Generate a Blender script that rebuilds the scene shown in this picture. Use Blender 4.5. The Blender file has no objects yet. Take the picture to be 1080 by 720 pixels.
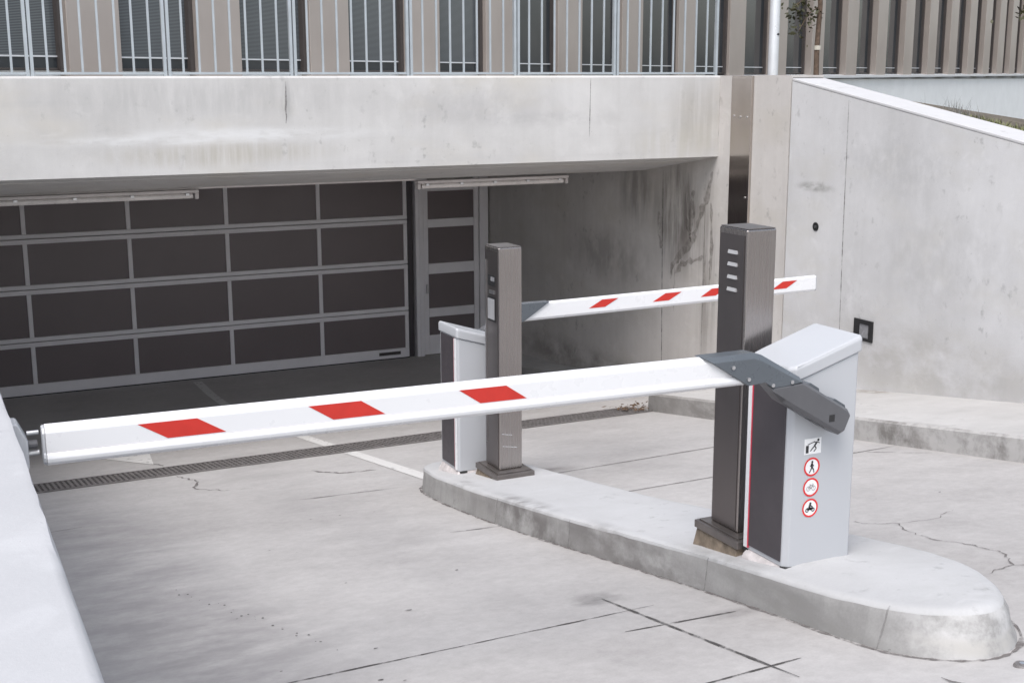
import bpy, bmesh, math, random
from mathutils import Vector, Matrix
random.seed(7)
R = math.radians
S = bpy.context.scene
COL = S.collection
T = 0.15985            # fall of the ramp towards the garage

def ramp(y):           # height of the driveway: even fall, then levelling out inside the garage
    pts = [(-0.3, 0.3*T), (14.3, -14.3*T), (15.3, -2.425), (16.3, -2.53), (17.3, -2.59), (19.0, -2.61)]
    if y <= pts[0][0]: return pts[0][1]
    for (a, za), (b, zb) in zip(pts, pts[1:]):
        if y <= b: return za + (zb-za)*(y-a)/(b-a)
    return pts[-1][1]

# ------------------------------------------------------------------ mesh helpers
class MB:
    def __init__(s): s.v = []; s.f = []
    def add(s, vs, fs):
        o = len(s.v); s.v += [tuple(v) for v in vs]; s.f += [tuple(i+o for i in f) for f in fs]; return s
    def box(s, x0, x1, y0, y1, z0, z1):
        return s.add([(x0,y0,z0),(x1,y0,z0),(x1,y1,z0),(x0,y1,z0),(x0,y0,z1),(x1,y0,z1),(x1,y1,z1),(x0,y1,z1)],
                     [(0,3,2,1),(4,5,6,7),(0,1,5,4),(1,2,6,5),(2,3,7,6),(3,0,4,7)])
    def loops(s, ls, cap0=True, cap1=True, closed=True):
        n = len(ls[0]); vs = [p for l in ls for p in l]; fs = []
        for k in range(len(ls)-1):
            for i in range(n if closed else n-1):
                j = (i+1) % n
                fs.append((k*n+i, k*n+j, (k+1)*n+j, (k+1)*n+i))
        if cap0: fs.append(tuple(reversed(range(n))))
        if cap1: fs.append(tuple((len(ls)-1)*n+i for i in range(n)))
        return s.add(vs, fs)
    def prism(s, poly, z0, z1):           # plan polygon; z0, z1 numbers or functions of (x, y)
        f0 = z0 if callable(z0) else (lambda x, y: z0)
        f1 = z1 if callable(z1) else (lambda x, y: z1)
        return s.loops([[(x,y,f0(x,y)) for x,y in poly], [(x,y,f1(x,y)) for x,y in poly]])
    def prism_y(s, poly, y0, y1):         # polygon in x,z
        return s.loops([[(x,y0,z) for x,z in poly], [(x,y1,z) for x,z in poly]])
    def prism_x(s, poly, x0, x1):         # polygon in y,z
        return s.loops([[(x0,y,z) for y,z in poly], [(x1,y,z) for y,z in poly]])
    def tube(s, p0, p1, r0, r1=None, n=12):
        r1 = r0 if r1 is None else r1
        p0 = Vector(p0); p1 = Vector(p1); d = (p1-p0).normalized()
        a = d.orthogonal().normalized(); b = d.cross(a)
        c = [(math.cos(2*math.pi*i/n), math.sin(2*math.pi*i/n)) for i in range(n)]
        return s.loops([[p0+(a*x+b*y)*r0 for x,y in c], [p1+(a*x+b*y)*r1 for x,y in c]])
    def path(s, pts, rs, n=8):
        pts = [Vector(p) for p in pts]; ls = []
        a = (pts[1]-pts[0]).orthogonal().normalized()
        for i, p in enumerate(pts):
            d = (pts[min(i+1,len(pts)-1)]-pts[max(i-1,0)]).normalized()
            a = (a-d*a.dot(d)).normalized(); b = d.cross(a)
            ls.append([p+(a*math.cos(2*math.pi*k/n)+b*math.sin(2*math.pi*k/n))*rs[i] for k in range(n)])
        return s.loops(ls)
    def seg(s, a, b, w, y):               # flat bar in the x,z plane facing -y
        a = Vector((a[0],0,a[1])); b = Vector((b[0],0,b[1])); d = (b-a).normalized(); n = Vector((-d.z,0,d.x))*w/2
        a = a+Vector((0,y,0)); b = b+Vector((0,y,0))
        q = [a-n, b-n, b+n, a+n]
        return s.add(q, [(0,1,2,3)])
    def disc(s, cx, cz, r, y, r0=0, n=28):
        if r0 == 0:
            return s.add([(cx+r*math.cos(2*math.pi*i/n), y, cz+r*math.sin(2*math.pi*i/n)) for i in range(n)], [tuple(range(n))])
        vs = []; fs = []
        for i in range(n):
            c, q = math.cos(2*math.pi*i/n), math.sin(2*math.pi*i/n)
            vs += [(cx+r*c,y,cz+r*q),(cx+r0*c,y,cz+r0*q)]
        for i in range(n):
            j = (i+1) % n; fs.append((2*i,2*j,2*j+1,2*i+1))
        return s.add(vs, fs)
    def build(s, name, mat, parent=None, bevel=0, smooth=False, seg=2, normals=True):
        me = bpy.data.meshes.new(name); me.from_pydata(s.v, [], s.f)
        if normals:
            bm = bmesh.new(); bm.from_mesh(me); bmesh.ops.recalc_face_normals(bm, faces=bm.faces); bm.to_mesh(me); bm.free()
        me.materials.append(mat)
        o = bpy.data.objects.new(name, me); COL.objects.link(o)
        if parent: o.parent = parent
        if bevel:
            m = o.modifiers.new('bevel', 'BEVEL'); m.width = bevel; m.segments = seg; m.limit_method = 'ANGLE'; m.angle_limit = R(28)
            m.harden_normals = True
        if bevel or smooth:
            for p in me.polygons: p.use_smooth = True
            if smooth and not bevel:
                m = o.modifiers.new('edges', 'EDGE_SPLIT'); m.split_angle = R(38)
        return o

def tag(o, label=None, cat=None, group=None, kind=None):
    if label: o['label'] = label
    if cat: o['category'] = cat
    if group: o['group'] = group
    if kind: o['kind'] = kind
    return o
def thing(name, label, cat, loc=(0,0,0), rz=0, group=None):
    o = bpy.data.objects.new(name, None); COL.objects.link(o); o.location = loc; o.rotation_euler = (0,0,rz)
    return tag(o, label, cat, group)

# ------------------------------------------------------------------ materials
class NT:
    def __init__(s, name):
        s.m = bpy.data.materials.new(name); s.m.use_nodes = True; s.t = s.m.node_tree; s.n = s.t.nodes
        s.b = s.n['Principled BSDF']; s.out = s.n['Material Output']
        s.co = s.n.new('ShaderNodeTexCoord').outputs['Object']
    def node(s, t, **k):
        x = s.n.new(t)
        for a, v in k.items(): setattr(x, a, v)
        return x
    def link(s, a, b): s.t.links.new(a, b)
    def mapped(s, scale, loc=(0,0,0)):
        x = s.node('ShaderNodeMapping'); x.inputs['Scale'].default_value = scale; x.inputs['Location'].default_value = loc
        s.link(s.co, x.inputs['Vector']); return x.outputs[0]
    def noise(s, scale, detail=6, rough=.6, vec=None, dist=0):
        x = s.node('ShaderNodeTexNoise'); x.inputs['Scale'].default_value = scale; x.inputs['Detail'].default_value = detail
        x.inputs['Roughness'].default_value = rough; x.inputs['Distortion'].default_value = dist
        s.link(vec if vec is not None else s.co, x.inputs['Vector']); return x.outputs['Fac']
    def voro(s, scale, vec=None, feature='F1', rnd=1):
        x = s.node('ShaderNodeTexVoronoi', feature=feature); x.inputs['Scale'].default_value = scale
        x.inputs['Randomness'].default_value = rnd
        s.link(vec if vec is not None else s.co, x.inputs['Vector']); return x.outputs['Distance']
    def rng(s, v, a, b, c=0, d=1, smooth=False):
        x = s.node('ShaderNodeMapRange'); x.interpolation_type = 'SMOOTHSTEP' if smooth else 'LINEAR'
        for i, k in enumerate((a, b, c, d)): x.inputs[1+i].default_value = k
        s.link(v, x.inputs[0]); return x.outputs[0]
    def math(s, op, a, b=None):
        x = s.node('ShaderNodeMath', operation=op)
        for i, v in enumerate((a, b)):
            if v is None: continue
            if isinstance(v, (int, float)): x.inputs[i].default_value = v
            else: s.link(v, x.inputs[i])
        return x.outputs[0]
    def mix(s, f, a, b, mode='MIX'):
        x = s.node('ShaderNodeMix', data_type='RGBA', blend_type=mode)
        for i, v in ((0, f), (6, a), (7, b)):
            if isinstance(v, (int, float)): x.inputs[i].default_value = v
            elif isinstance(v, tuple): x.inputs[i].default_value = (*v, 1)
            else: s.link(v, x.inputs[i])
        return x.outputs[2]
    def blob(s, c, r, p=1.0):             # 1 inside an ellipsoid at c, fading to 0 at its edge
        x = s.node('ShaderNodeVectorMath', operation='SUBTRACT'); s.link(s.co, x.inputs[0]); x.inputs[1].default_value = c
        y = s.node('ShaderNodeVectorMath', operation='DIVIDE'); s.link(x.outputs[0], y.inputs[0]); y.inputs[1].default_value = r
        z = s.node('ShaderNodeVectorMath', operation='LENGTH'); s.link(y.outputs[0], z.inputs[0])
        return s.rng(z.outputs['Value'], 1, .2, 0, p, True)
    def bump(s, h, strength=.2, dist=.01):
        x = s.node('ShaderNodeBump'); x.inputs['Strength'].default_value = strength; x.inputs['Distance'].default_value = dist
        s.link(h, x.inputs['Height']); s.link(x.outputs[0], s.b.inputs['Normal'])
    def set(s, col=None, rough=None, metal=None, spec=None):
        if col is not None:
            if isinstance(col, tuple): s.b.inputs['Base Color'].default_value = (*col, 1)
            else: s.link(col, s.b.inputs['Base Color'])
        if rough is not None:
            if isinstance(rough, (int, float)): s.b.inputs['Roughness'].default_value = rough
            else: s.link(rough, s.b.inputs['Roughness'])
        if metal is not None: s.b.inputs['Metallic'].default_value = metal
        if spec is not None: s.b.inputs['Specular IOR Level'].default_value = spec
        return s

def plain(name, col, rough=.5, metal=0, var=.06, scale=8, bump=0):
    k = NT(name); n = k.noise(scale, 5)
    d = tuple(c*(1-var*2) for c in col); e = tuple(min(1, c*(1+var)) for c in col)
    k.set(k.mix(k.rng(n, .3, .7), d, e), k.rng(k.noise(scale*3, 3), .3, .7, rough-.06, rough+.06), metal)
    if bump: k.bump(k.noise(scale*20, 4), bump, .002)
    return k.m

def concrete(name, light, dark, streak=.5, blotch=.5, pits=.5, warm=None, stains=(), bands=0, off=0):
    k = NT(name)
    big = k.noise(.55, 8, .62, k.mapped((1,1,1.3), (off,off*.7,0)), .4)
    mid = k.noise(2.6, 8, .65, k.mapped((1,1,1), (off*2,0,off)), .3)
    st = k.noise(1.0, 7, .6, k.mapped((5.5,5.5,.32), (off,off,0)), .2)
    fine = k.noise(85, 3, .75)
    f = k.math('ADD', k.math('MULTIPLY', k.rng(big, .34, .66), blotch), k.math('MULTIPLY', k.rng(mid, .3, .72), .35))
    f = k.math('ADD', f, k.math('MULTIPLY', k.rng(st, .42, .7), streak))
    f = k.math('ADD', f, k.math('MULTIPLY', k.rng(fine, .3, .7), .22))
    c = k.mix(k.rng(f, .25, 1.25), light, dark)
    if warm: c = k.mix(k.math('MULTIPLY', k.rng(k.noise(.9, 5, .6, k.mapped((1,1,2.2), (3+off,1,0))), .5, .72), .7), c, warm)
    if bands:
        b = k.noise(1, 4, .6, k.mapped((.12,.12,3.2), (off,0,0)))
        c = k.mix(k.math('MULTIPLY', k.rng(b, .5, .68), bands), c, tuple(x*.8 for x in dark))
    # scattered grey smudges and small bug holes
    sm = k.math('MULTIPLY', k.rng(k.noise(9, 5, .62, k.mapped((1,1,.8),(off,2,1))), .60, .70), k.rng(k.noise(.8, 3), .45, .6))
    c = k.mix(k.math('MULTIPLY', sm, .55), c, tuple(x*.62 for x in dark))
    lt = k.math('MULTIPLY', k.rng(k.noise(4.5, 5, .6, k.mapped((1,1,1.2),(off*3,1,4)), .5), .55, .7), k.rng(k.noise(.9, 3, .5, k.mapped((1,1,1),(off,9,2))), .4, .6))
    c = k.mix(k.math('MULTIPLY', lt, .4), c, tuple(min(.7, x*1.13) for x in light))
    v = k.voro(17); pm = k.math('MULTIPLY', k.rng(v, .07, .03), k.rng(k.noise(3, 2), .5, .6))
    c = k.mix(k.math('MULTIPLY', pm, pits), c, tuple(x*.35 for x in dark))
    for (p, r, s_, col, sc) in stains:
        g = k.math('MULTIPLY', k.blob(p, r), k.rng(k.noise(1, 6, .65, k.mapped(sc)), .36, .58))
        c = k.mix(k.math('MULTIPLY', g, s_), c, col)
    k.set(c, k.rng(mid, .3, .7, .72, .9), 0, .3)
    k.bump(k.math('SUBTRACT', k.math('ADD', k.math('MULTIPLY', fine, .5), mid), k.math('MULTIPLY', pm, .8)), .25, .006)
    return k.m

def road_mat():
    k = NT('driveway_concrete')
    big = k.noise(.5, 6, .6, k.mapped((.9,.9,1), (2,5,0)), .2)
    br = k.noise(1, 6, .58, k.mapped((.9,1.7,.5), (1,0,0)), .35)       # broom and trowel sweeps across the fall
    mid = k.noise(4, 7, .65)
    fine = k.noise(110, 3, .8)
    f = k.math('ADD', k.math('MULTIPLY', k.rng(big, .34, .66), .46), k.math('MULTIPLY', k.rng(br, .34, .68), .24))
    f = k.math('ADD', f, k.math('MULTIPLY', k.rng(mid, .3, .7), .24))
    f = k.math('ADD', f, k.math('MULTIPLY', k.rng(fine, .3, .7), .26))
    gr = k.noise(16, 8, .72)
    f = k.math('ADD', f, k.math('SUBTRACT', k.math('MULTIPLY', k.rng(gr, .32, .68), .30), .12))
    c = k.mix(k.rng(f, .2, 1.15), (.485,.47,.46), (.325,.31,.303))
    # grey tyre tracks down the entry lane and grime near the drain
    for p, r, s_, col in (((1.05,7.0,-1.1),(.75,6.5,3),.6,(.23,.22,.225)), ((2.6,8.0,-1.3),(.5,6,3),.3,(.26,.25,.25)),
                          ((1.2,5.4,-.9),(1.3,1.2,2),.4,(.24,.23,.23)), ((5.4,9,-1.4),(.55,6,3),.3,(.27,.26,.26)),
                          ((2.93,5.12,-.82),(.22,.16,.4),.75,(.06,.055,.055)), ((4.35,8.75,-1.4),(.55,.28,.4),.8,(.09,.075,.065)),
                          ((3.35,4.5,-.72),(.25,.1,.4),.5,(.12,.11,.11)), ((6.6,11.5,-1.85),(.9,.5,.5),.6,(.13,.10,.085))):
        g = k.math('MULTIPLY', k.blob(p, r), k.rng(k.noise(2.2, 6, .65, k.mapped((1,1.8,1))), .32, .62))
        c = k.mix(k.math('MULTIPLY', g, s_), c, col)
    # inside the garage the slab colour is mixed slightly towards brown
    sep = k.node('ShaderNodeSeparateXYZ'); k.link(k.co, sep.inputs[0])
    ins = k.rng(k.math('ADD', sep.outputs[1], k.math('MULTIPLY', k.rng(br, .3, .7), 1.0)), 13.1, 13.9, 0, 1, True)
    c = k.mix(k.math('MULTIPLY', ins, .15), c, (.40,.345,.325))
    # droplets and specks
    v = k.voro(5.5); sp = k.math('MULTIPLY', k.rng(v, .055, .03), k.rng(k.noise(1.1, 3), .56, .64))
    c = k.mix(k.math('MULTIPLY', sp, .8), c, (.10,.09,.09))
    k.set(c, k.rng(big, .3, .7, .62, .82), 0, .35)
    k.bump(k.math('ADD', k.math('MULTIPLY', fine, .6), k.math('MULTIPLY', mid, .6)), .16, .004)
    return k.m

def ribbon_mat(name, col, lo=.32, hi=.5, scale=9, amt=1.0):
    k = NT(name); k.set(col, .9, 0, .2)
    a = k.math('MULTIPLY', k.rng(k.noise(scale, 5, .7), lo, hi), amt)
    k.link(a, k.b.inputs['Alpha']); return k.m

def brushed(name, c1, c2, rough, metal):
    k = NT(name)
    n = k.noise(1, 4, .5, k.mapped((95,95,.8))); b = k.noise(1.4, 4, .5, k.mapped((1,1,.7)))
    k.set(k.mix(k.math('ADD', k.math('MULTIPLY', k.rng(n, .3, .7), .12), k.math('MULTIPLY', k.rng(b, .3, .7), .88)), c1, c2),
          k.rng(n, .3, .7, rough-.02, rough+.03), metal)
    k.bump(n, .006, .0005); return k.m

def glass_mat():
    k = NT('window_glass'); n = k.noise(.9, 3)
    k.set(k.mix(k.rng(n, .35, .65), (.030,.036,.042), (.05,.055,.06)), .06, 0, .7)
    return k.m
def blind_mat():
    k = NT('dark_blind')
    w = k.node('ShaderNodeTexWave', wave_type='BANDS', bands_direction='Z'); w.inputs['Scale'].default_value = 21
    w.inputs['Distortion'].default_value = 0; k.link(k.co, w.inputs['Vector'])
    k.set(k.mix(k.rng(w.outputs['Fac'], .35, .75), (.04,.047,.054), (.15,.163,.172)), .12, 0, .6); return k.m

M = dict(
 road = road_mat(),
 beam = concrete('beam_concrete', (.57,.56,.55), (.42,.41,.40), .22, .5, .6, warm=(.52,.495,.45), bands=.3,
     stains=[((2.8,12.1,1.02),(1.5,.8,.16),.7,(.40,.375,.33),(14,14,.8)), ((3.0,12.1,1.20),(1.8,.8,.10),.75,(.66,.66,.66),(2.2,2.2,9)), ((2.2,12.1,1.16),(1.6,.8,.07),.6,(.66,.66,.66),(3,3,14)),
             ((8.15,12.1,1.3),(.45,.8,.6),.5,(.33,.31,.28),(12,12,.7)), ((7.9,12.1,1.0),(.9,.8,.3),.4,(.42,.40,.34),(10,10,.6)), ((3.44,12.1,1.5),(.10,.8,.3),.4,(.25,.25,.25),(14,14,2)),
             ((2.6,12.1,1.55),(2.4,.8,.28),.45,(.36,.355,.35),(7,7,1.2)), ((5.4,12.1,1.45),(1.6,.8,.3),.4,(.36,.35,.35),(4,4,3)), ((6.2,12.1,1.3),(1.5,.8,.12),.3,(.34,.33,.33),(5,5,9))], off=1.3),
 wall = concrete('retaining_wall_concrete', (.60,.595,.60), (.45,.445,.445), .2, .55, .9, warm=(.52,.505,.475), off=4.1,
     stains=[((8.48,8.8,-.9),(.5,2.4,.5),.5,(.33,.31,.28),(2,2,3)), ((8.48,9.2,.9),(.5,1.0,.5),.3,(.36,.36,.365),(14,14,10)), ((8.48,8.6,.1),(.5,1.3,.7),.28,(.34,.335,.335),(7,7,5)),
             ((8.48,10.4,.62),(.5,.4,.07),.7,(.22,.215,.2),(6,6,14))]),
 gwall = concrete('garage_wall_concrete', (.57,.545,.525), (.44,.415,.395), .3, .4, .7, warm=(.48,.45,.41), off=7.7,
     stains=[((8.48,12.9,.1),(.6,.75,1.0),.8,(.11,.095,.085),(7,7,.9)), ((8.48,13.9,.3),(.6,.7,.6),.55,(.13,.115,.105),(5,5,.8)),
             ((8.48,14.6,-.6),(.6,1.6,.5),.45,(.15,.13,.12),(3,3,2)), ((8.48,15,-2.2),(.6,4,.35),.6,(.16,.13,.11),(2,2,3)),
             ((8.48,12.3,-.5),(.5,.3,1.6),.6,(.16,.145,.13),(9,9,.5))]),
 coping = concrete('coping_concrete', (.53,.525,.53), (.44,.44,.44), .15, .3, .15, off=2.2),
 parapet = concrete('parapet_concrete', (.50,.50,.51), (.42,.42,.43), .1, .45, .1, off=3.0),
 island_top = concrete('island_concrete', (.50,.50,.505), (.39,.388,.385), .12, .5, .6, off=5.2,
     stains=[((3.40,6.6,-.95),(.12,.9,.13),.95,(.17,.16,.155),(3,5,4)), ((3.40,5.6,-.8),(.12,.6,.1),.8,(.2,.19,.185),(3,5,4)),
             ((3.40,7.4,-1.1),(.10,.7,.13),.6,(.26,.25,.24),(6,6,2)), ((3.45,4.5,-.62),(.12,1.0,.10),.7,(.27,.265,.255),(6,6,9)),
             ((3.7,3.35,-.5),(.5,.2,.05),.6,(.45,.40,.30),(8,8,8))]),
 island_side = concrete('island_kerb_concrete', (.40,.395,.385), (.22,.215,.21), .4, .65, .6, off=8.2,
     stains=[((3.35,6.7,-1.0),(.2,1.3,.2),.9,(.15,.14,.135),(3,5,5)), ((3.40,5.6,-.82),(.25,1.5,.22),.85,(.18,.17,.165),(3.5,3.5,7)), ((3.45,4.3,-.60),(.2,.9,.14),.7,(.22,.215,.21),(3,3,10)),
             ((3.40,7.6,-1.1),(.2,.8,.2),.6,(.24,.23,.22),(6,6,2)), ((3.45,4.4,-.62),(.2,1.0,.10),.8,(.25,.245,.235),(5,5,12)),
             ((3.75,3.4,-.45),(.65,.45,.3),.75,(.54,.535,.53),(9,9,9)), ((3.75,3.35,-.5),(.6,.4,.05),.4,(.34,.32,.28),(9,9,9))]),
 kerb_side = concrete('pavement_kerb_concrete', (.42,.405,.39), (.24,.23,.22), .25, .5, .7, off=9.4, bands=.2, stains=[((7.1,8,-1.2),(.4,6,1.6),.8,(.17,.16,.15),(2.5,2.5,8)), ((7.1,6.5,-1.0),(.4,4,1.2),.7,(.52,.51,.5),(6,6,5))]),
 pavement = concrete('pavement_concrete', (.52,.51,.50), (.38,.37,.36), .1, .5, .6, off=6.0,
     stains=[((7.1,6.9,-1.0),(.15,1.0,.16),.7,(.22,.21,.2),(4,4,9)), ((7.1,9,-1.35),(.15,2.2,.16),.6,(.24,.23,.22),(4,4,9)),
             ((8.4,9.3,-1.3),(.15,.5,.1),.7,(.2,.17,.14),(9,9,9))]),
 plaster = plain('white_plaster', (.76,.785,.79), .85, 0, .03, 2),
 ground = plain('ground_paving', (.34,.33,.32), .9, 0, .12, .8, .2),
 soil = plain('planting_soil', (.12,.10,.075), .95, 0, .2, 3, .4),
 deck = plain('terrace_slab', (.42,.41,.40), .85, 0, .1, 1.5),
 white = plain('white_lacquer', (.72,.72,.73), .3, 0, 0, 3),
 cab = plain('light_grey_lacquer', (.45,.46,.48), .36, 0, 0, 3),
 dark = plain('dark_plum_panel', (.062,.054,.060), .42, 0, .06, 5),
 brk = plain('slate_lacquer', (.095,.108,.122), .30, 0, .04, 6),
 brk2 = plain('slate_plastic', (.10,.10,.107), .42, 0, .05, 10),
 red = plain('red_reflective_film', (.54,.028,.018), .45, 0, .05, 14),
 redline = plain('red_edge_trim', (.60,.05,.09), .4),
 bronze = brushed('brushed_bronze_steel', (.33,.30,.285), (.43,.40,.385), .27, 1),
 bronzedark = brushed('dark_bronze_sheet', (.17,.152,.15), (.22,.2,.195), .30, .9),
 plate = brushed('satin_cover_steel', (.52,.475,.44), (.60,.555,.52), .15, 1),
 steel = brushed('stainless_steel', (.55,.55,.56), (.70,.70,.71), .30, 1),
 galv = plain('galvanised_steel', (.46,.50,.53), .42, .5, .06, 5),
 mast = plain('aluminium_mast', (.72,.74,.77), .32, .35, .03, 4),
 alu = plain('door_aluminium', (.80,.77,.785), .42, 0, .04, 2),
 pane = plain('door_pane_dark', (.17,.142,.144), .36, 0, .03, .8),
 black = plain('black_plastic', (.02,.02,.021), .45),
 rubber = plain('black_rubber', (.03,.03,.03), .8),
 pier = brushed('bronze_cladding', (.40,.35,.32), (.47,.42,.385), .36, .45),
 frame = plain('window_frame_dark', (.06,.052,.05), .4),
 sill = plain('sill_aluminium', (.66,.68,.70), .4, .2, .03),
 footmetal = plain('dull_bronze_plate', (.20,.18,.17), .38, .7, .1, 7),
 slot = plain('slot_lip', (.40,.40,.41), .4, .2, .03),
 glass = glass_mat(), blind = blind_mat(),
 tube = plain('lamp_cover', (.72,.68,.66), .3), lamp = plain('lamp_housing', (.58,.54,.53), .4),
 mortar = plain('sandy_mortar', (.25,.20,.15), .95, 0, .25, 14, .6), grout = plain('pale_mortar', (.60,.56,.55), .95, 0, .15, 16, .6),
 grate = plain('cast_grating', (.21,.195,.19), .6, .3, .15, 12), pit = plain('drain_channel', (.02,.019,.018), .9),
 paint = ribbon_mat('white_road_paint', (.60,.59,.575), .28, .42, 12),
 joint = ribbon_mat('joint_sealant', (.075,.07,.068), .3, .52, 10, .92),
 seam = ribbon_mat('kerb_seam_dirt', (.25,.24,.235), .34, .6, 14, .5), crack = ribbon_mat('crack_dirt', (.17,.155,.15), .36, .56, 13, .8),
 thin = ribbon_mat('hairline_joint', (.19,.18,.175), .25, .5, 9, .8), hair = ribbon_mat('form_line', (.24,.23,.225), .3, .55, 8, .6),
 leak = ribbon_mat('water_stain', (.17,.145,.125), .30, .8, 14, .6),
 bark = plain('young_bark', (.13,.09,.065), .9, 0, .25, 25, .5), leaf = plain('leaf', (.075,.075,.032), .6, 0, .4, 3),
 dryleaf = plain('dry_leaf', (.12,.075,.045), .8, 0, .3, 20), grass = plain('dry_grass', (.20,.21,.10), .8, 0, .35, 6),
 tuft = plain('tuft_grass', (.20,.20,.19), .8, 0, .3, 6), signwhite = plain('sign_white', (.82,.82,.82), .4),
 ink = plain('sign_ink', (.025,.025,.028), .5), inkgrey = plain('sign_ink_faded', (.36,.33,.33), .5),
 signred = plain('sign_red', (.66,.03,.03), .45), lens = plain('lamp_lens', (.24,.24,.25), .25), strap = plain('tie_strap', (.55,.52,.45), .8),
)

# ------------------------------------------------------------------ ground, driveway, terrace
def struct(o): o['kind'] = 'structure'; return o
mb = MB()
ys = [-.3+ i*.4 for i in range(49)]
xs = [-.3, .5, 1.5, 2.5, 3.5, 4.5, 5.5, 6.5, 7.5, 8.6]
vs = []; fs = []
for y in ys:
    for x in xs: vs.append((x, y, ramp(y)))
# leave the drain channel open (rows snap to its edges)
mb.add(vs, [(j*len(xs)+i, j*len(xs)+i+1, (j+1)*len(xs)+i+1, (j+1)*len(xs)+i) for j in range(len(ys)-1) for i in range(len(xs)-1)])
struct(mb.build('driveway', M['road']))
g = MB()
def quad(x0,x1,y0,y1,z): g.add([(x0,y0,z),(x1,y0,z),(x1,y1,z),(x0,y1,z)], [(0,1,2,3)])
quad(-400,-.6,-400,400,0); quad(-.6,8.9,-400,-.3,.3*T); quad(8.9,400,-400,-2,.3*T)
struct(g.build('ground', M['ground']))
def bank_z(x, y):
    base = min(1.185+(y-7.742)*.17, 1.67)-.07
    return max(base-.13*(x-8.9), -.9)
b = MB(); bx = [8.9,9.6,10.5,12,14,17,21,26,33,42,55]; by = [-2,0,2,4,6,7,8,9,10,10.6,11.4,13,15,18,22,27,33,40]
b.add([(x,y,bank_z(x,y)) for y in by for x in bx], [(j*len(bx)+i, j*len(bx)+i+1, (j+1)*len(bx)+i+1, (j+1)*len(bx)+i) for j in range(len(by)-1) for i in range(len(bx)-1)])
struct(b.build('bank', M['soil']))
struct(MB().box(-3, 8.92, 12.45, 34, 1.45, 1.70).build('terrace', M['deck']))
# raised pavement with kerb beside the right-hand wall
kz = .195
pav = MB()
prof_y = [-.3, 2, 4, 6, 8, 10, 11.2, 11.42]
for (ya, yb) in zip(prof_y, prof_y[1:]):
    pass
def pave(xl, ya, yb, h=kz):
    n = max(2, int((yb-ya)/.8)); L = []
    for i in range(n+1):
        y = ya+(yb-ya)*i/n; z = ramp(y)
        L.append([(xl, y, z-.1), (xl+.006, y, z+h-.02), (xl+.028, y, z+h), (8.479, y, z+h), (8.479, y, z-.1)])
    return L
L = pave(7.095, -.3, 11.30)
L.append([(7.13,11.38,ramp(11.38)-.1),(7.14,11.38,ramp(11.38)+kz-.03),(7.16,11.38,ramp(11.38)+kz-.012),(8.479,11.38,ramp(11.38)+kz-.012),(8.479,11.38,ramp(11.38)-.1)])
pav.loops(L)
pav.loops(pave(7.98, 11.382, 17.9, .13))
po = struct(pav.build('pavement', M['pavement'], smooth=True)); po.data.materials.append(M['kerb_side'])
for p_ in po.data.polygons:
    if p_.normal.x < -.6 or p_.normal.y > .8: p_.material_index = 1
# white lane line and arrow point, sheets just above the driveway
def sheet(poly, dz):  return [(x, y, ramp(y)+dz) for x, y in poly]
p = MB()
p.add(sheet([(3.61,9.0),(3.735,9.0),(3.735,11.2),(3.61,11.2)], .004), [(0,1,2,3)])
p.add(sheet([(3.61,11.78),(3.735,11.78),(3.735,14.3),(3.61,14.3)], .004), [(0,1,2,3)])
p.add([(3.61,14.3,ramp(14.3)+.004),(3.735,14.3,ramp(14.3)+.004),(3.735,15.3,ramp(15.3)+.004),(3.61,15.3,ramp(15.3)+.004),(3.735,16.3,ramp(16.3)+.004),(3.61,16.3,ramp(16.3)+.004),
       (3.735,17.3,ramp(17.3)+.004),(3.61,17.3,ramp(17.3)+.004),(3.735,18.2,ramp(18.2)+.006),(3.61,18.2,ramp(18.2)+.006)], [(0,1,2,3),(3,2,4,5),(5,4,6,7),(7,6,8,9)])
struct(p.build('lane_line', M['paint']))
p = MB(); p.add(sheet([(1.98,12.10),(2.17,13.6),(1.60,13.9),(1.66,12.95)], .004), [(0,1,2,3)])
struct(p.build('lane_arrow', M['paint']))

# ribbons for joints and cracks
def ribbon(pts, w, plane='road', jit=.0, step=.06, off=.004, taper=True, amp=0.0):
    mbx = MB(); P = []
    for (a, c) in zip(pts, pts[1:]):
        n = max(1, int(math.dist(a, c)/step))
        for i in range(n): P.append((a[0]+(c[0]-a[0])*i/n, a[1]+(c[1]-a[1])*i/n))
    P.append(pts[-1]); Q = []
    for i, q in enumerate(P):
        e = 0 if i in (0, len(P)-1) else amp
        Q.append((q[0]+random.uniform(-e,e), q[1]+random.uniform(-e,e)))
    vs = []
    for i, q in enumerate(Q):
        a = Q[max(i-1,0)]; c = Q[min(i+1,len(Q)-1)]; d = (c[0]-a[0], c[1]-a[1]); l = math.hypot(*d) or 1
        nx, ny = -d[1]/l, d[0]/l
        t = i/(len(Q)-1); ww = w*(1+random.uniform(-jit,jit))/2
        if taper: ww *= min(1, .25+6*min(t, 1-t))
        for sgn in (-1, 1):
            u, v = q[0]+nx*ww*sgn, q[1]+ny*ww*sgn
            if plane == 'road': vs.append((u, v, ramp(v)+off))
            elif plane == 'wall': vs.append((8.48-off, u, v))
            elif plane == 'beam': vs.append((u, 12.13-off, v))
    mbx.add(vs, [(2*i,2*i+1,2*i+3,2*i+2) for i in range(len(Q)-1)])
    return mbx
def merge(*ms):
    o = MB()
    for m in ms: o.add(m.v, m.f)
    return o
struct(merge(ribbon([(.27,4.82),(3.09,4.843)], .011, jit=.5, off=.003, amp=.002),
             ribbon([(2.95,5.10),(2.985,3.62)], .014, jit=.4, off=.005),
             ribbon([(2.76,4.56),(3.33,4.512)], .014, jit=.4, off=.003),
             ribbon([(2.4,3.765),(3.14,3.803)], .012, jit=.4, off=.003)).build('floor_joint', M['joint']))
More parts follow.
